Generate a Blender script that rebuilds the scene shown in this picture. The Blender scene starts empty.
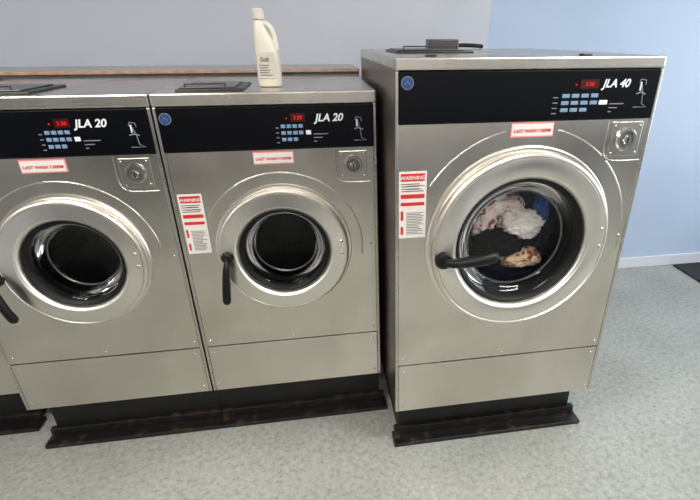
import bpy, bmesh, math, random
from mathutils import Matrix, Vector, noise
random.seed(3)
S=bpy.context.scene
col=bpy.context.collection
S.view_settings.view_transform='Standard'
S.view_settings.look='None'
S.view_settings.exposure=0.0

def lin(c):
    return tuple([(x/255/12.92 if x/255<=.04045 else ((x/255+.055)/1.055)**2.4) for x in c]+[1.0])

# ------------------------------------------------------------ materials
def mat(name,rgb,rough=.5,metal=0.0,spec=.5,coat=0.0,emit=None,es=0):
    m=bpy.data.materials.new(name); m.use_nodes=True
    b=m.node_tree.nodes['Principled BSDF']
    b.inputs['Base Color'].default_value=lin(rgb)
    b.inputs['Roughness'].default_value=rough
    b.inputs['Metallic'].default_value=metal
    b.inputs['Specular IOR Level'].default_value=spec
    b.inputs['Coat Weight'].default_value=coat
    if emit: 
        b.inputs['Emission Color'].default_value=lin(emit); b.inputs['Emission Strength'].default_value=es
    return m
def nodes(m): 
    return m.node_tree.nodes,m.node_tree.links,m.node_tree.nodes['Principled BSDF']
def ramp(n,stops):
    r=n.new('ShaderNodeValToRGB'); e=r.color_ramp.elements
    e[0].position=stops[0][0]; e[0].color=stops[0][1]
    e[1].position=stops[-1][0]; e[1].color=stops[-1][1]
    for p,c in stops[1:-1]:
        x=e.new(p); x.color=c
    return r
def steel(name,c1,c2,r1,r2,scale=(120,120,1.5),wave=0,aniso=0):
    m=mat(name,c1,.3,1.0); n,l,b=nodes(m)
    tc=n.new('ShaderNodeTexCoord'); mp=n.new('ShaderNodeMapping'); mp.inputs['Scale'].default_value=scale
    nz=n.new('ShaderNodeTexNoise'); nz.inputs['Scale'].default_value=3; nz.inputs['Detail'].default_value=3
    l.new(tc.outputs['Object'],mp.inputs[0]); l.new(mp.outputs[0],nz.inputs['Vector'])
    n2=n.new('ShaderNodeTexNoise'); n2.inputs['Scale'].default_value=2.6; n2.inputs['Detail'].default_value=4; n2.inputs['Distortion'].default_value=.5
    l.new(tc.outputs['Object'],n2.inputs['Vector'])
    mx=n.new('ShaderNodeMath'); mx.operation='ADD'
    ml=n.new('ShaderNodeMath'); ml.operation='MULTIPLY'; ml.inputs[1].default_value=.18
    l.new(nz.outputs[0],ml.inputs[0]); l.new(ml.outputs[0],mx.inputs[0])
    ml2=n.new('ShaderNodeMath'); ml2.operation='MULTIPLY'; ml2.inputs[1].default_value=.82
    l.new(n2.outputs[0],ml2.inputs[0]); l.new(ml2.outputs[0],mx.inputs[1])
    r=ramp(n,[(.35,lin(c2)),(.65,lin(c1))]); l.new(mx.outputs[0],r.inputs[0]); l.new(r.outputs[0],b.inputs['Base Color'])
    mr=n.new('ShaderNodeMapRange'); mr.inputs[1].default_value=.3; mr.inputs[2].default_value=.7; mr.inputs[3].default_value=r1; mr.inputs[4].default_value=r2
    l.new(mx.outputs[0],mr.inputs[0]); l.new(mr.outputs[0],b.inputs['Roughness'])
    if wave:
        n3=n.new('ShaderNodeTexNoise'); n3.inputs['Scale'].default_value=3.0; n3.inputs['Detail'].default_value=0
        l.new(tc.outputs['Object'],n3.inputs['Vector'])
        bp=n.new('ShaderNodeBump'); bp.inputs['Strength'].default_value=1; bp.inputs['Distance'].default_value=wave
        l.new(n3.outputs[0],bp.inputs['Height']); l.new(bp.outputs[0],b.inputs['Normal'])
    if aniso:
        t=n.new('ShaderNodeTangent'); t.direction_type='RADIAL'; t.axis='Y'; l.new(t.outputs[0],b.inputs['Tangent']); b.inputs['Anisotropic'].default_value=aniso
    return m
M={}
M['steel']=steel('brushed_steel',(226,220,210),(206,199,189),.18,.27,wave=.012)
M['lid']=steel('lid_steel',(214,209,201),(194,188,180),.22,.32,(2,120,120))
M['ring']=steel('door_ring_steel',(236,231,223),(226,220,211),.27,.31,(20,20,20),0,.85)
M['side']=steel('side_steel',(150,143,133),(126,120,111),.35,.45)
M['chrome']=mat('chrome',(215,212,206),.18,1)
M['black']=mat('gloss_black',(5,6,11),.22,0,.22)
M['rubber']=mat('rubber',(10,10,11),.5,0,.3)
M['handle']=mat('handle_black',(8,8,9),.42,0,.35)
M['dark']=mat('dark_interior',(14,14,15),.7)
M['gap']=mat('seam_dark',(88,84,79),.6)
M['white']=mat('label_white',(222,216,210),.5)
M['pink']=mat('label_border',(222,130,122),.5)
M['red']=mat('label_red',(200,40,36),.5)
M['ink']=mat('ink',(90,84,84),.6)
M['txt']=mat('print_white',(222,224,228),.4,emit=(222,224,228),es=.05)
M['grey']=mat('print_grey',(120,126,135),.4)
M['led']=mat('led_red',(190,16,16),.3,emit=(255,24,18),es=.7)
M['ledbg']=mat('led_window',(60,6,8),.2)
M['btn']=mat('button_blue',(116,144,174),.4)
M['logo']=mat('logo_blue',(40,66,120),.3)
M['tray']=mat('tray_plastic',(36,36,38),.35)
M['traytop']=mat('tray_lid',(92,90,88),.3,.6)
M['bowlrim']=mat('glass_rim_dark',(95,95,95),.25,.6)
def drummat():
    m=mat('perforated_drum',(80,78,75),.35,1); n,l,b=nodes(m)
    tc=n.new('ShaderNodeTexCoord'); v=n.new('ShaderNodeTexVoronoi'); v.inputs['Scale'].default_value=38; v.inputs['Randomness'].default_value=.15
    l.new(tc.outputs['Object'],v.inputs['Vector'])
    r=ramp(n,[(.18,(.004,.004,.004,1)),(.24,lin((84,82,80)))]); l.new(v.outputs['Distance'],r.inputs[0]); l.new(r.outputs[0],b.inputs['Base Color'])
    return m
M['drum']=drummat()
def glassmat(nm,tr):
    m=bpy.data.materials.new(nm); m.use_nodes=True; n=m.node_tree.nodes; l=m.node_tree.links; n.clear()
    o=n.new('ShaderNodeOutputMaterial'); mx=n.new('ShaderNodeMixShader'); fr=n.new('ShaderNodeFresnel'); fr.inputs[0].default_value=1.33
    t=n.new('ShaderNodeBsdfTransparent'); t.inputs[0].default_value=(tr,tr*1.01,tr*1.02,1)
    g=n.new('ShaderNodeBsdfGlossy'); g.inputs['Roughness'].default_value=.06; g.inputs[0].default_value=(.7,.7,.7,1)
    l.new(fr.outputs[0],mx.inputs[0]); l.new(t.outputs[0],mx.inputs[1]); l.new(g.outputs[0],mx.inputs[2]); l.new(mx.outputs[0],o.inputs[0])
    return m
M['glass']=glassmat('door_glass',.55); M['glassC']=glassmat('door_glass_clear',.88)
def noisy(name,c1,c2,scale,rough,stops=(.4,.6),bump=0,detail=4,metal=0):
    m=mat(name,c1,rough,metal); n,l,b=nodes(m)
    tc=n.new('ShaderNodeTexCoord'); z=n.new('ShaderNodeTexNoise'); z.inputs['Scale'].default_value=scale; z.inputs['Detail'].default_value=detail
    l.new(tc.outputs['Object'],z.inputs['Vector'])
    r=ramp(n,[(stops[0],lin(c1)),(stops[1],lin(c2))]); l.new(z.outputs[0],r.inputs[0]); l.new(r.outputs[0],b.inputs['Base Color'])
    if bump:
        bp=n.new('ShaderNodeBump'); bp.inputs['Strength'].default_value=bump; bp.inputs['Distance'].default_value=.005
        l.new(z.outputs[0],bp.inputs['Height']); l.new(bp.outputs[0],b.inputs['Normal'])
    return m
M['plinth']=noisy('plinth_black_paint',(9,9,9),(26,22,20),9,.5,(.5,.75),.2)
M['flange']=noisy('rusty_flange',(17,16,16),(66,46,36),22,.4,(.55,.72),.35,8)
M['wallL']=noisy('paint_pale_grey',(190,194,204),(196,199,208),2,.6)
M['wallR']=noisy('wall_daylight_blue',(168,185,208),(173,190,212),2,.55)  # bluish daylight on the right-hand walls is painted into this base colour
M['wallF']=noisy('paint_grey',(176,174,170),(184,182,178),2,.6)
M['reflband']=noisy('dark_reflection_band',(112,112,114),(120,120,122),2,.5)  # unseen lower wall band, added to darken reflections in steel and panels
M['ceil']=mat('ceiling_white',(225,225,222),.8)
M['trim']=mat('baseboard_paint',(206,210,216),.45)
M['ledge']=noisy('ledge_wood',(176,138,116),(198,160,136),20,.5)
M['ledgetop']=mat('ledge_top_paint',(186,184,184),.5)
M['mat']=noisy('mat_rubber',(26,26,30),(46,46,50),120,.8)
M['frame']=mat('window_frame_white',(220,220,220),.4)
M['lampb']=mat('lamp_body',(230,230,230),.4)
M['lampe']=mat('lamp_tube',(255,250,240),.4,emit=(255,248,236),es=6)
def floormat():
    m=mat('vinyl_floor',(150,152,142),.36); n,l,b=nodes(m)
    tc=n.new('ShaderNodeTexCoord')
    a=n.new('ShaderNodeTexNoise'); a.inputs['Scale'].default_value=1.6; a.inputs['Detail'].default_value=6
    l.new(tc.outputs['Object'],a.inputs['Vector'])
    ra=ramp(n,[(.35,lin((148,150,143))),(.65,lin((164,166,159)))]); l.new(a.outputs[0],ra.inputs[0])
    f=n.new('ShaderNodeTexNoise'); f.inputs['Scale'].default_value=42; f.inputs['Detail'].default_value=8; f.inputs['Roughness'].default_value=.8
    l.new(tc.outputs['Object'],f.inputs['Vector'])
    rf=ramp(n,[(.37,(.5,.52,.5,1)),(.46,(.88,.88,.87,1)),(.55,(1,1,1,1)),(.65,(1.3,1.3,1.28,1))]); l.new(f.outputs[0],rf.inputs[0])
    mx=n.new('ShaderNodeMix'); mx.data_type='RGBA'; mx.blend_type='MULTIPLY'; mx.inputs[0].default_value=.9
    l.new(ra.outputs[0],mx.inputs[6]); l.new(rf.outputs[0],mx.inputs[7])
    v=n.new('ShaderNodeTexVoronoi'); v.inputs['Scale'].default_value=45; l.new(tc.outputs['Object'],v.inputs['Vector'])
    rv=ramp(n,[(.0,(.45,.47,.45,1)),(.18,(1,1,1,1))]); l.new(v.outputs['Distance'],rv.inputs[0])
    m2=n.new('ShaderNodeMix'); m2.data_type='RGBA'; m2.blend_type='MULTIPLY'; m2.inputs[0].default_value=.5
    l.new(mx.outputs[2],m2.inputs[6]); l.new(rv.outputs[0],m2.inputs[7]); l.new(m2.outputs[2],b.inputs['Base Color'])
    bp=n.new('ShaderNodeBump'); bp.inputs['Strength'].default_value=.1; bp.inputs['Distance'].default_value=.004
    l.new(f.outputs[0],bp.inputs['Height']); l.new(bp.outputs[0],b.inputs['Normal'])
    return m
M['floor']=floormat()

# ------------------------------------------------------------ mesh helpers
def obj(name,bm,m,parent=None,bevel=0,smooth=False,seg=2):
    me=bpy.data.meshes.new(name); bmesh.ops.recalc_face_normals(bm,faces=bm.faces); bm.to_mesh(me); bm.free()
    for x in (m if isinstance(m,(list,tuple)) else [m]): me.materials.append(M[x] if isinstance(x,str) else x)
    if smooth:
        for p in me.polygons: p.use_smooth=True
    o=bpy.data.objects.new(name,me); col.objects.link(o)
    if parent: o.parent=parent
    if bevel:
        b=o.modifiers.new('bevel','BEVEL'); b.width=bevel; b.segments=seg; b.limit_method='ANGLE'
    return o
def addbox(bm,a,b,mi=0):
    vs=[bm.verts.new((x,y,z)) for x in (a[0],b[0]) for y in (a[1],b[1]) for z in (a[2],b[2])]
    for f in ((0,1,3,2),(4,6,7,5),(0,4,5,1),(2,3,7,6),(0,2,6,4),(1,5,7,3)):
        fc=bm.faces.new([vs[i] for i in f]); fc.material_index=mi
def box(name,a,b,m,parent=None,bevel=0):
    bm=bmesh.new(); addbox(bm,a,b); return obj(name,bm,m,parent,bevel)
def lathe(name,prof,c,m,parent=None,N=96,smooth=True,closed=False):
    bm=bmesh.new(); rings=[]
    for r,y in prof:
        if r<1e-6: rings.append([bm.verts.new((0,y,0))]*N)
        else: rings.append([bm.verts.new((r*math.cos(2*math.pi*i/N),y,r*math.sin(2*math.pi*i/N))) for i in range(N)])
    pr=list(zip(rings,rings[1:]))
    if closed: pr.append((rings[-1],rings[0]))
    for A,B in pr:
        for i in range(N):
            j=(i+1)%N; vs=[]
            for v in (A[i],A[j],B[j],B[i]):
                if v not in vs: vs.append(v)
            if len(vs)>2: bm.faces.new(vs)
    o=obj(name,bm,m,parent,0,smooth); o.location=c
    if smooth:
        try:
            bpy.context.view_layer.objects.active=o; o.select_set(True)
            bpy.ops.object.shade_smooth_by_angle(angle=math.radians(32)); o.select_set(False)
        except Exception: pass
    return o
def holeplate(name,x0,x1,z0,z1,y,th,c,r,m,parent):
    bm=bmesh.new(); N=128
    ang=[2*math.pi*i/N for i in range(N)]
    outer=[]
    for a in ang:
        dx,dz=math.cos(a),math.sin(a); t=1e9
        if dx>1e-9:t=min(t,(x1-c[0])/dx)
        if dx<-1e-9:t=min(t,(x0-c[0])/dx)
        if dz>1e-9:t=min(t,(z1-c[1])/dz)
        if dz<-1e-9:t=min(t,(z0-c[1])/dz)
        outer.append([c[0]+dx*t,c[1]+dz*t])
    for X in (x0,x1):
        for Z in (z0,z1):
            a=math.atan2(Z-c[1],X-c[0])%(2*math.pi); i=round(a/(2*math.pi)*N)%N; outer[i]=[X,Z]
    for layer in (0,1):
        yy=y+layer*th
        I=[bm.verts.new((c[0]+r*math.cos(a),yy,c[1]+r*math.sin(a))) for a in ang]
        O=[bm.verts.new((p[0],yy,p[1])) for p in outer]
        for i in range(N):
            j=(i+1)%N; bm.faces.new((I[i],I[j],O[j],O[i]))
        if layer==0: I0,O0=I,O
    for i in range(N):
        j=(i+1)%N; bm.faces.new((I0[i],I0[j],I[j],I[i])); bm.faces.new((O0[i],O0[j],O[j],O[i]))
    return obj(name,bm,m,parent)
def tube(name,pts,r,m,parent=None,radii=None,cyc=False,res=4):
    cu=bpy.data.curves.new(name,'CURVE'); cu.dimensions='3D'; cu.bevel_depth=r; cu.bevel_resolution=res; cu.use_fill_caps=True
    sp=cu.splines.new('POLY'); sp.points.add(len(pts)-1)
    for i,p in enumerate(pts):
        sp.points[i].co=(*p,1); 
        if radii: sp.points[i].radius=radii[i]
    sp.use_cyclic_u=cyc; sp.use_smooth=True
    cu.materials.append(M[m]); o=bpy.data.objects.new(name,cu); col.objects.link(o)
    if parent:o.parent=parent
    return o
def smoothpts(P,k=8):
    out=[]
    for i in range(len(P)-1):
        p0=Vector(P[max(i-1,0)]);p1=Vector(P[i]);p2=Vector(P[i+1]);p3=Vector(P[min(i+2,len(P)-1)])
        for s in range(k):
            t=s/k
            out.append(.5*((2*p1)+(p2-p0)*t+(2*p0-5*p1+4*p2-p3)*t*t+(-p0+3*p1-3*p2+p3)*t**3))
    out.append(Vector(P[-1])); return out
def text(name,s,x,y,z,size,m,parent,shear=0,bold=0,sx=1,rot=(math.pi/2,0,0),al='LEFT'):
    cu=bpy.data.curves.new(name,'FONT'); cu.body=s; cu.size=size; cu.shear=shear; cu.offset=bold; cu.extrude=.0003; cu.align_x=al
    cu.materials.append(M[m]); o=bpy.data.objects.new(name,cu); col.objects.link(o)
    o.location=(x,y,z); o.rotation_euler=rot; o.scale=(sx,1,1)
    if parent:o.parent=parent
    return o
def screws(name,pts,r,parent,y=0):
    bm=bmesh.new()
    for x,z in pts:
        N=12; prev=None
        for rr,yy in ((r,0),(r*.95,-r*.4),(r*.6,-r*.75)):
            ring=[bm.verts.new((x+rr*math.cos(2*math.pi*i/N),y+yy,z+rr*math.sin(2*math.pi*i/N))) for i in range(N)]
            if prev:
                for i in range(N): bm.faces.new((prev[i],prev[(i+1)%N],ring[(i+1)%N],ring[i]))
            prev=ring
        bm.faces.new(prev)
    return obj(name,bm,'chrome',parent,0,True)

# ------------------------------------------------------------ washer
def washer(x0,y0,W,D,zb,zt,zpb,zpt,zk,door,handle,plate,warn,redl,disp,btns,model,mpos,msize,gfx,logo,tray,plinth,bowl=.07,glass='glass'):
    e=bpy.data.objects.new('washing_machine',None); e.location=(x0,y0,0); col.objects.link(e)
    cx,cz,R,Rg=door
    # cabinet
    bm=bmesh.new(); T=.012
    addbox(bm,(0,.0,zb),(T,D,zt-.03)); addbox(bm,(W-T,.0,zb),(W,D,zt-.03)); addbox(bm,(T,D-T,zb),(W-T,D,zt-.03)); addbox(bm,(T,.02,zb),(W-T,D-T,zb+T))
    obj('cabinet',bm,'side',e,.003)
    box('lid',(-.001,-.004,zpt+.002),(W+.001,D+.004,zt),'lid',e,.006)
    # front skins
    rh=R*.9
    holeplate('door_panel',T+.001,W-T-.001,zk+.003,zpb-.002,-.002,.016,(cx,cz),rh,'steel',e)
    box('kick_panel',(T+.001,-.003,zb),(W-T-.001,.014,zk-.002),'steel',e,.002)
    bm=bmesh.new(); addbox(bm,(0.0005,-.004,zb),(T,.0005,zpt)); addbox(bm,(W-T,-.004,zb),(W-.0005,.0005,zpt)); obj('corner_trim',bm,'lid',e,.0025)
    box('seam',(T,.003,zk-.003),(W-T,.012,zk+.004),'gap',e)
    box('control_panel',(T*.8,-.007,zpb),(W-T*.8,.02,zpt),'black',e,.003)
    box('control_backing',(T,.02,zpb-.01),(W-T,.05,zpt),'dark',e)
    # pressed contour arch around the door (stops short of lock plate and label)
    k=R*1.2; px,pz,ps=plate; runs=[[]]
    for i in range(91):
        a=math.radians(-8+196*i/90)
        q=(cx+k*math.cos(a),-.002,cz+k*math.sin(a))
        ok=T+.006<q[0]<W-T-.006 and q[2]<zpb-.012 and not (q[0]>px-ps*.62 and q[2]>pz-ps*.62)
        if warn and q[0]<warn[2]+.006 and q[2]<warn[3]+.006: ok=False
        if redl[0]-.004<q[0]<redl[2]+.004 and q[2]>redl[1]-.004: ok=False
        if ok: runs[-1].append(q)
        elif runs[-1]: runs.append([])
    for j,P in enumerate(runs):
        if len(P)>3: tube('pressing_%d'%j,P,.003,'steel',e)
    h=ps*.62
    tube('pressing_plate',smoothpts([(px-h,-.002,zpb-.006),(px-h,-.002,pz-h*.5),(px-h*.7,-.002,pz-h*.95),(px,-.002,pz-h*1.05),(min(px+h,W-T-.006),-.002,pz-h*1.05)]),.0026,'steel',e)
    # door ring
    lathe('door_seat',[(R*1.03,0),(R*1.03,-.006),(R*1.015,-.010),(R*.95,-.010),(R*.88,-.006),(R*.88,.01)],(cx,-.002,cz),'ring',e)
    w=R-Rg
    lathe('door_ring',[(R*.975,-.010),(R*.985,-.016),(R*.985,-.030),(R*.975,-.037),(R*.955,-.040),(R*.945,-.037),(R*.935,-.037),(R*.925,-.042),(Rg+w*.20,-.046),(Rg+w*.13,-.043),(Rg+w*.05,-.034),(Rg,-.022),(Rg-.002,.012),(R*.9,.014)],(cx,0,cz),'ring',e)
    lathe('door_gasket',[(Rg,-.022),(Rg-.006,-.024),(Rg-.014,-.016),(Rg-.018,.0),(Rg-.018,.02)],(cx,0,cz),'rubber',e)
    g=Rg-.016
    lathe('glass_bowl',[(g,-.010),(g*.97,-.006),(g*.9,bowl*.35),(g*.84,bowl*.85),(g*.78,bowl),(g*.5,bowl*1.12),(0.0,bowl*1.2)],(cx,0,cz),glass,e)
    lathe('glass_rim',[(g*.845,bowl*.85),(g*.84,bowl*.97),(g*.815,bowl*1.0),(g*.81,bowl*.9)],(cx,0,cz),'bowlrim',e,closed=True)
    rb=Rg*1.3
    lathe('drum_boot',[(R*.9,.012),(R*.92,.05),(Rg*1.02,.075),(Rg*1.0,.09),(Rg*1.02,.11)],(cx,0,cz),'rubber',e)
    lathe('drum',[(Rg*1.02,.10),(rb,.13),(rb,D-.16),(rb*.9,D-.13),(rb*.3,D-.15),(0,D-.155)],(cx,0,cz),'drum',e)
    bm=bmesh.new()
    for i in range(3):
        a=math.radians(90+120*i)
        c=Vector((cx+rb*.93*math.cos(a),0,cz+rb*.93*math.sin(a)))
        t=Vector((-math.sin(a),0,math.cos(a)))*.03; inn=Vector((-math.cos(a),0,-math.sin(a)))*.05
        vs=[bm.verts.new(c+Vector((0,yy,0))+q) for yy in (.15,D-.18) for q in (t,inn,-t)]
        bm.faces.new(vs[:3]); bm.faces.new(vs[3:]); bm.faces.new((vs[0],vs[1],vs[4],vs[3])); bm.faces.new((vs[1],vs[2],vs[5],vs[4])); bm.faces.new((vs[0],vs[2],vs[5],vs[3]))
    obj('drum_lifters',bm,'drum',e,.004)
    # handle lever
    (hx,hz),(ex,ez),hr=handle
    d=Vector((ex-hx,0,ez-hz))
    pts=smoothpts([(hx,-.045,hz),(hx+d.x*.06,-.075,hz+d.z*.06),(hx+d.x*.3,-.088,hz+d.z*.3),(hx+d.x*.7,-.09,hz+d.z*.7),(ex,-.082,ez)],6)
    n=len(pts); rad=[(.75 if i<n*.25 else .75+.4*math.sin(min(1,(i/n-.25)/.6)*math.pi/2)) for i in range(n)]; rad[-1]=.6; rad[-2]=.95
    tube('handle',pts,hr,'handle',e,rad,res=6)
    lathe('handle_boss',[(hr*1.7,-.036),(hr*1.7,-.05),(hr*1.4,-.06),(hr*.9,-.064),(0,-.064)],(hx,0,hz),'handle',e,N=32)
    # hinge screws on right of ring
    rr=(R+Rg)/2+w*.12
    screws('hinge_screws',[(cx+rr*math.cos(math.radians(a)),cz+rr*math.sin(math.radians(a))) for a in (9,-4)],.007,e,-.042)
    # coin / key plate
    box('lock_plate',(px-ps/2,-.006,pz-ps/2),(px+ps/2,-.001,pz+ps/2),'lid',e,.002)
    lathe('lock_ring',[(ps*.34,0),(ps*.34,-.006),(ps*.30,-.012),(ps*.24,-.012),(ps*.22,-.006),(ps*.20,-.006)],(px,-.005,pz),'chrome',e,N=40)
    lathe('lock_well',[(ps*.30,-.0065),(0,-.0065)],(px,-.005,pz),'gap',e,N=40)
    lathe('lock_core',[(ps*.15,-.004),(ps*.14,-.012),(ps*.11,-.018),(0,-.018)],(px,-.005,pz),'chrome',e,N=6,smooth=False)
    box('key_slot',(px-.002,-.0245,pz-ps*.09),(px+.002,-.022,pz+ps*.09),'dark',e)
    screws('plate_screws',[(px+a*ps*.4,pz+b*ps*.4) for a in (-1,1) for b in (-1,1)],.004,e,-.006)
    screws('panel_screws',[(.03,zk+.03),(W-.03,zk+.03),(.03,zb+.03),(W-.03,zb+.03),(W-.03,cz),(W*.5,zk+.02),(.035,zk-.03),(W-.035,zk-.03)],.005,e,-.002)
    # warning label
    if warn:
        a,b,c_,d_=warn
        box('warning_label',(a,-.0035,b),(c_,-.002,d_),'white',e)
        hh=d_-b; ww=c_-a
        bm=bmesh.new()
        for f0,f1 in ((.86,.97),(.61,.67),(.50,.55)): addbox(bm,(a+.006,-.0042,b+hh*f0),(c_-.006,-.0034,b+hh*f1))
        addbox(bm,(a+.006,-.0042,b+hh*.28),(a+ww*.16,-.0034,b+hh*.42)); addbox(bm,(a+.006,-.0042,b+hh*.06),(a+ww*.16,-.0034,b+hh*.18))
        obj('label_red_bars',bm,'red',e)
        bm=bmesh.new(); 
        for i in range(16):
            zf=.06+i*.025 if i<14 else .74+(i-14)*.05
            addbox(bm,(a+ww*.28,-.0041,b+hh*zf),(a+ww*(.7+.25*random.random()),-.0034,b+hh*(zf+.009)))
        for zf in (.71,.745,.78,.815): addbox(bm,(a+ww*.08,-.0041,b+hh*zf),(a+ww*(.7+.22*random.random()),-.0034,b+hh*(zf+.012)))
        obj('label_text_lines',bm,'ink',e)
        text('label_heading','WARNING',(a+c_)/2,-.0048,b+hh*.885,ww*.19,'white',e,bold=.0004,al='CENTER')
    a,b,c_,d_=redl
    box('price_label',(a,-.006,b),(c_,-.0025,d_),'pink',e); box('price_label_face',(a+.003,-.0068,b+.004),(c_-.003,-.006,d_-.004),'white',e)
    text('price_text','LAST WASH 7.00PM',(a+c_)/2,-.0075,b+(d_-b)*.33,(c_-a)*.1,'red',e,bold=.0003,al='CENTER')
    # controls
    y=-.0078
    a,b,c_,d_=disp
    box('display',(a,y-.001,b),(c_,y+.003,d_),'ledbg',e); text('display_digits','3.50',(a+c_)/2,y-.0016,b+(d_-b)*.28,(d_-b)*.62,'led',e,al='CENTER')
    box('display_lamp',(a-.016,y-.001,b+.01),(a-.012,y+.002,b+.014),'led',e)
    a,b,c_,d_=btns
    bm=bmesh.new(); bw=(c_-a)/4.6; bh=(d_-b)/3
    for i in range(4):
        for j in range(3):
            if j==0 and i==3: continue
            xx=a+i*bw; zz=b+j*bh
            addbox(bm,(xx+bw*.1,y-.0015,zz+bh*.25),(xx+bw*.88,y+.002,zz+bh*.8))
    obj('program_buttons',bm,'btn',e,.0015)
    bm=bmesh.new(); addbox(bm,(c_-bw*.9+.012,y-.0015,b+bh*1.2),(c_+.012,y+.002,b+bh*1.85)); obj('start_button',bm,'txt',e,.0015)
    bm=bmesh.new()
    for j in range(4): addbox(bm,(a-bw*.8,y-.0008,b+j*bh*.75),(a-bw*.3,y+.002,b+j*bh*.75+.003))
    for j in range(3): addbox(bm,(c_+.02,y-.0008,b+.002+j*.012),(c_+.03+.02*j,y+.002,b+.005+j*.012))
    obj('legend_marks',bm,'grey',e)
    text('model_name',model,mpos[0],y-.001,mpos[1],msize,'txt',e,shear=.25,bold=.0009)
    gx,gz,gs=gfx
    tube('flow_diagram',[(gx-gs*.25,y,gz-gs*.5),(gx+gs*.3,y,gz-gs*.5),(gx+gs*.08,y,gz-gs*.38),(gx+gs*.04,y,gz),(gx-gs*.05,y,gz+gs*.3),(gx-gs*.18,y,gz+gs*.38),(gx-gs*.12,y,gz+gs*.5),(gx+gs*.08,y,gz+gs*.46),(gx+gs*.1,y,gz+gs*.3)],.0015,'grey',e)
    tube('flow_diagram_b',[(gx-gs*.22,y,gz-gs*.02),(gx-gs*.05,y,gz+gs*.04),(gx+gs*.16,y,gz-gs*.04)],.0022,'grey',e)
    tube('flow_diagram_c',[(gx-gs*.1,y,gz+gs*.4),(gx-gs*.1,y,gz+gs*.1)],.0028,'txt',e)
    lathe('badge',[(.019,0),(.019,-.003),(.017,-.003),(0,-.003)],(logo[0],-.006,logo[1]),'grey',e,N=32)
    lathe('badge_face',[(.0165,0),(.0165,-.004),(0,-.004)],(logo[0],-.006,logo[1]),'logo',e,N=32)
    tube('badge_mark',[(logo[0]-.008,-.0105,logo[1]-.004),(logo[0],-.0105,logo[1]+.006),(logo[0]+.008,-.0105,logo[1]-.006)],.0012,'grey',e)
    # soap box on lid
    a,b,c_,d_,kn=tray
    box('soap_hopper',(a,b,zt-.002),(c_,d_,zt+.008),'tray',e,.004)
    box('soap_hopper_flap',(a+.012,b+.012,zt+.008),(c_-.03,d_-.03,zt+.013),'traytop',e,.003)
    tube('soap_hopper_pull',[(a+.03,b+.02,zt+.013),(a+.03,b+.02,zt+.022),(c_-.06,b+.02,zt+.022),(c_-.06,b+.02,zt+.013)],.003,'tray',e)
    if kn:
        box('soap_hopper_box',(a+(c_-a)*.5,b+.1,zt+.008),(a+(c_-a)*.9,b+.17,zt+.045),'traytop',e,.004)
        tube('inlet_hose',smoothpts([(W*.46,D-.10,zt+.012),(W*.54,D-.07,zt+.016),(W*.62,D-.05,zt+.014),(W*.68,D-.02,zt+.01)]),.009,'rubber',e)
        bm=bmesh.new()
        for (xa,xb) in ((.10,.13),(.60,.63)): addbox(bm,(xa,.02,zt-.001),(xb,.05,zt+.006))
        obj('lid_clips',bm,'tray',e,.002)
    # plinth: (left, right, left inset, right inset)
    p0,p1,i0,i1=plinth
    box('plinth',(p0+i0,.07,.0),(p1-i1,D-.03,zb),'plinth',e,.002)
    bm=bmesh.new(); addbox(bm,(p0,-.004,0),(p1,.075,.02)); addbox(bm,(p0+i0*.3,.05,.02),(p1-i1*.3,.075,.06)); obj('plinth_flange',bm,'flange',e,.003)
    return e

W=.733
common=dict(W=W,zb=.222,zt=1.4354,zpb=1.247,zpt=1.392,zk=.45,door=(.372,.868,.247,.166),plate=(.645,1.183,.100),
  redl=(.297,1.196,.437,1.240),disp=(.438,1.338,.486,1.366),btns=(.401,1.268,.492,1.334),model='JLA 20',msize=.035,gfx=(.672,1.31,.08),logo=(.036,1.357))
washer(x0=0,y0=0,D=.68,handle=((.163,.865),(.140,.69),.0135),warn=(.020,.872,.102,1.10),tray=(.07,.04,.29,.30,False),plinth=(-.002,.760,0,.03),mpos=(.52,1.338),**common)
washer(x0=-.738,y0=0,D=.68,handle=((.118,.835),(.150,.685),.0135),warn=None,tray=(.10,.04,.375,.30,False),plinth=(.005,.7355,.03,0),mpos=(.498,1.338),**common)
washer(x0=-1.535,y0=.12,D=.62,handle=((.163,.865),(.140,.69),.0135),warn=None,tray=(.10,.04,.375,.30,False),plinth=(.0,.72,.03,.03),mpos=(.52,1.338),**common)
CX=.7605
washer(x0=CX,y0=-.2383,W=.873,D=1.0,zb=.202,zt=1.545,zpb=1.357,zpt=1.507,zk=.435,door=(.449,.938,.332,.236),
  handle=((.165,.905),(.345,.925),.019),plate=(.785,1.29,.112),warn=(.013,.98,.105,1.21),redl=(.376,1.307,.522,1.353),
  disp=(.59,1.452,.652,1.479),btns=(.530,1.377,.68,1.441),model='JLA 40',mpos=(.666,1.455),msize=.034,gfx=(.808,1.435,.085),logo=(.037,1.476),
  tray=(.06,.33,.345,.60,True),plinth=(-.003,.86,.03,.03),bowl=.035,glass='glassC')

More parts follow.
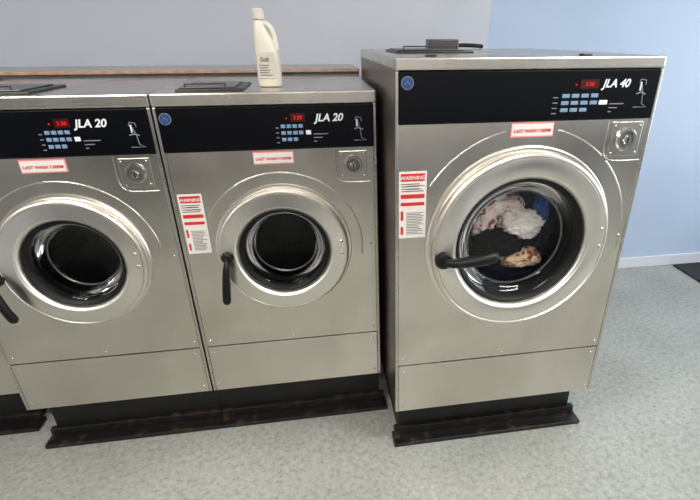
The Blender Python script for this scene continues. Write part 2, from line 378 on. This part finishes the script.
# ------------------------------------------------------------ laundry
def cloth(name,c,s,seed,amp):
    bm=bmesh.new(); bmesh.ops.create_icosphere(bm,subdivisions=5,radius=1)
    for v in bm.verts:
        n=v.co.normalized(); p=n*1.7+Vector((seed*7.1,seed*3.3,seed))
        w=noise.noise(p)*.5; rdg=1-abs(noise.noise(p*1.9+Vector((noise.noise(p*2),noise.noise(p*2+Vector((5,5,5))),0))*1.2))*2.4
        rd2=1-abs(noise.noise(p*4.3))*2.2
        k=1+amp*(w+rdg*.42+rd2*.14)
        v.co=Vector((n.x*s[0],n.y*s[1],n.z*s[2]))*k+Vector(c)
    return bm
def fabric(name,c1,c2=None,sc=30,th=.25):
    m=mat(name,c1,.85,0,.2); n,l,b=nodes(m)
    if c2:
        tc=n.new('ShaderNodeTexCoord'); v=n.new('ShaderNodeTexNoise'); v.inputs['Scale'].default_value=sc; v.inputs['Detail'].default_value=1
        l.new(tc.outputs['Object'],v.inputs['Vector']); r=ramp(n,[(th,lin(c2)),(th+.05,lin(c1))]); l.new(v.outputs[0],r.inputs[0]); l.new(r.outputs[0],b.inputs['Base Color'])
    return m
lx,ly,lz=CX+.449,-.2383,.938
me=bpy.data.meshes.new('laundry_pile'); L=bpy.data.objects.new('laundry_pile',me); col.objects.link(L)
bmL=bmesh.new()
mats=[fabric('cloth_navy',(16,22,42)),fabric('cloth_print_pink',(226,206,200),(150,90,96),34,.38),fabric('cloth_white',(236,228,220)),fabric('cloth_blue',(48,76,130)),fabric('cloth_beige_print',(208,178,148),(130,76,56),40,.43),fabric('cloth_black',(8,8,9))]
for m in mats: me.materials.append(m)
items=[((0,.33,-.16),(.24,.19,.13),0,1,.25),((-.095,.14,.055),(.05,.05,.075),1,2,.5),((-.04,.17,.10),(.055,.05,.055),2,12,.5),((.055,.12,.02),(.075,.05,.05),2,3,.5),((.02,.16,.07),(.055,.05,.055),1,9,.4),
 ((.14,.17,.04),(.065,.06,.12),0,4,.4),((.135,.13,.07),(.03,.03,.07),3,5,.5),((.07,.12,-.12),(.07,.045,.035),4,6,.5),((-.035,.10,-.045),(.09,.035,.05),5,7,.45),((-.12,.15,-.10),(.09,.05,.06),5,17,.4),((.0,.27,.10),(.12,.07,.08),0,8,.4)]
for c,s,mi,sd,amp in items:
    b=cloth('c',(lx+c[0],ly+c[1],lz+c[2]),s,sd,amp); tmp=bpy.data.meshes.new('t'); b.to_mesh(tmp); b.free()
    k=len(bmL.faces); bmL.from_mesh(tmp); bmL.faces.ensure_lookup_table()
    for f in bmL.faces[k:]: f.material_index=mi; f.smooth=True
bmL.to_mesh(me); bmL.free()

# ------------------------------------------------------------ detergent bottle
bx,by,bz=.372,.17,1.4354
e=bpy.data.objects.new('detergent_bottle',None); e.location=(bx,by,bz); e.rotation_euler=(0,0,math.radians(-12)); col.objects.link(e)
M['bottle']=mat('bottle_plastic',(222,216,200),.35); M['cap']=mat('bottle_cap',(208,202,188),.4)
prof=[(0,0,.036,.024),(.004,0,.041,.028),(.02,0,.043,.03),(.08,0,.042,.03),(.12,-.002,.040,.029),(.15,-.006,.034,.027),(.175,-.012,.026,.024),(.195,-.017,.020,.020),(.208,-.019,.016,.016),(.218,-.019,.015,.015)]
bm=bmesh.new(); prev=None; N=40
for z,cx,a,b in prof:
    ring=[]
    for i in range(N):
        t=2*math.pi*i/N; c,s=math.cos(t),math.sin(t); ring.append(bm.verts.new((cx+a*math.copysign(abs(c)**.75,c),b*math.copysign(abs(s)**.75,s),z)))
    if prev:
        for i in range(N): bm.faces.new((prev[i],prev[(i+1)%N],ring[(i+1)%N],ring[i]))
    else: bm.faces.new(ring)
    prev=ring
bm.faces.new(prev)
o=obj('body',bm,'bottle',e,0,True); sd=o.modifiers.new('s','SUBSURF'); sd.levels=1; sd.render_levels=2
tube('grip',smoothpts([(-.006,0,.203),(.008,0,.203),(.024,0,.185),(.032,0,.155),(.035,0,.12)]),.0085,'bottle',e)
bm=bmesh.new(); N=48; prev=None
for z,r in ((.216,.0185),(.217,.020),(.245,.019),(.25,.016)):
    ring=[bm.verts.new((-.019+(r+(.0008 if i%2 else 0))*math.cos(2*math.pi*i/N),(r+(.0008 if i%2 else 0))*math.sin(2*math.pi*i/N),z)) for i in range(N)]
    if prev:
        for i in range(N): bm.faces.new((prev[i],prev[(i+1)%N],ring[(i+1)%N],ring[i]))
    else: bm.faces.new(ring)
    prev=ring
bm.faces.new(prev); obj('cap',bm,'cap',e)
M['blab']=mat('bottle_label',(206,200,186),.45); M['blue']=mat('print_blue',(110,104,110),.5)
box('label',(-.03,-.0325,.03),(.03,-.029,.115),'blab',e,.001)
text('label_text','Soft',-.02,-.0332,.085,.02,'blue',e,shear=.2,bold=.0004)
bm=bmesh.new()
for i in range(5): addbox(bm,(-.024,-.0334,.04+i*.008),(.0+.02*random.random(),-.0324,.0425+i*.008))
obj('label_lines',bm,'ink',e)

# ------------------------------------------------------------ room
X0,X1,Y0,YW,H=-2.6,4.6,-3.4,1.235,2.75
box('floor',(X0,Y0,-.1),(X1,YW+.1,0),'floor')
box('ceiling',(X0,Y0,H),(X1,YW+.1,H+.1),'ceil')
bm=bmesh.new(); addbox(bm,(X0,YW-.02,0),(1.55,YW+.1,H),0); addbox(bm,(1.55,YW,0),(X1,YW+.1,H),1); obj('wall_back',bm,['wallL','wallR'])
box('wall_left',(X0-.1,Y0,0),(X0,YW+.1,H),'wallL')
bm=bmesh.new(); addbox(bm,(X0,Y0-.1,0),(X1,Y0,1.0),1); addbox(bm,(X0,Y0-.1,1.0),(X1,Y0,H),0); obj('wall_front',bm,['wallF','reflband'])
# right wall with window openings
bm=bmesh.new(); wins=[(-2.9,-1.3),(-.9,.7)]; z0,z1=.8,2.3
addbox(bm,(X1,Y0,0),(X1+.1,YW+.1,z0)); addbox(bm,(X1,Y0,z1),(X1+.1,YW+.1,H))
ys=[Y0]+[v for w in wins for v in w]+[YW+.1]
for i in range(0,len(ys),2): addbox(bm,(X1,ys[i],z0),(X1+.1,ys[i+1],z1))
obj('wall_right',bm,'wallR')
for i,(a,b) in enumerate(wins):
    bm=bmesh.new(); t=.05
    for q in ((a,z0,b,z0+t),(a,z1-t,b,z1),(a,z0+t,a+t,z1-t),(b-t,z0+t,b,z1-t),((a+b)/2-t/2,z0+t,(a+b)/2+t/2,z1-t)): addbox(bm,(X1+.02,q[0],q[1]),(X1+.08,q[2],q[3]))
    obj('window_%d'%(i+1),bm,'frame')
box('baseboard_back',(1.551,YW-.018,0),(X1,YW,.085),'trim',None,.004)
box('baseboard_right',(X1-.018,Y0,0),(X1,YW-.02,.085),'trim',None,.004)
# pipe boxing / ledge behind machines
e=bpy.data.objects.new('pipe_boxing_ledge',None); col.objects.link(e)
box('boxing',(X0+.01,.79,0),(.752,YW-.022,1.448),'ledgetop',e); box('top_board',(X0+.01,.765,1.448),(.752,YW-.022,1.458),'ledgetop',e); box('wood_edge',(X0+.01,.752,1.447),(.752,.765,1.461),'ledge',e,.002)
box('floor_mat',(3.19,.2,0.0),(4.1,1.20,.012),'mat',None,.004)
# lamps
for i,(x,y) in enumerate(((-.9,-1.1),(2.2,-1.1),(.6,-2.6))):
    e=bpy.data.objects.new('fluorescent_ceiling_light',None); e.location=(x,y,H); col.objects.link(e)
    box('housing',(-.62,-.08,-.05),(.62,.08,0),'lampb',e,.01)
    bm=bmesh.new()
    for yy in (-.035,.035): addbox(bm,(-.58,yy-.013,-.08),(.58,yy+.013,-.052))
    obj('tubes',bm,'lampe',e,.01)
    ld=bpy.data.lights.new('tube_light','AREA'); ld.shape='RECTANGLE'; ld.size=1.2; ld.size_y=.2; ld.energy=[39,38,46][i]; ld.color=(1,.965,.915)
    lo=bpy.data.objects.new('tube_light',ld); lo.location=(0,0,-.09); lo.parent=e; col.objects.link(lo)
for i,(a,b) in enumerate(wins):
    ld=bpy.data.lights.new('window_daylight','AREA'); ld.shape='RECTANGLE'; ld.size=z1-z0-.1; ld.size_y=b-a-.1; ld.energy=38; ld.color=(.93,.96,1)
    lo=bpy.data.objects.new('window_daylight',ld); lo.location=(X1-.03,(a+b)/2,(z0+z1)/2); lo.rotation_euler=(0,math.radians(90),0); col.objects.link(lo)
w=bpy.data.worlds.new('w'); S.world=w; w.use_nodes=True; w.node_tree.nodes['Background'].inputs[0].default_value=(.75,.85,1,1); w.node_tree.nodes['Background'].inputs[1].default_value=1.5

# ------------------------------------------------------------ camera
p,yv=.4648,.1658; cp,sp,cy,sy=math.cos(p),math.sin(p),math.cos(yv),math.sin(yv)
fw=Vector((sy*cp,cy*cp,-sp)); r0=Vector((cy,-sy,0)); u0=r0.cross(fw)
cd=bpy.data.cameras.new('camera'); co=bpy.data.objects.new('camera',cd); col.objects.link(co)
C=(.5173,-1.7196,1.6)
co.matrix_world=Matrix(((r0.x,u0.x,-fw.x,C[0]),(r0.y,u0.y,-fw.y,C[1]),(r0.z,u0.z,-fw.z,C[2]),(0,0,0,1)))
cd.sensor_width=36; cd.lens=472.51*36/700; cd.shift_x=-46.28/700; cd.shift_y=23.06/700; cd.clip_start=.05
S.camera=co
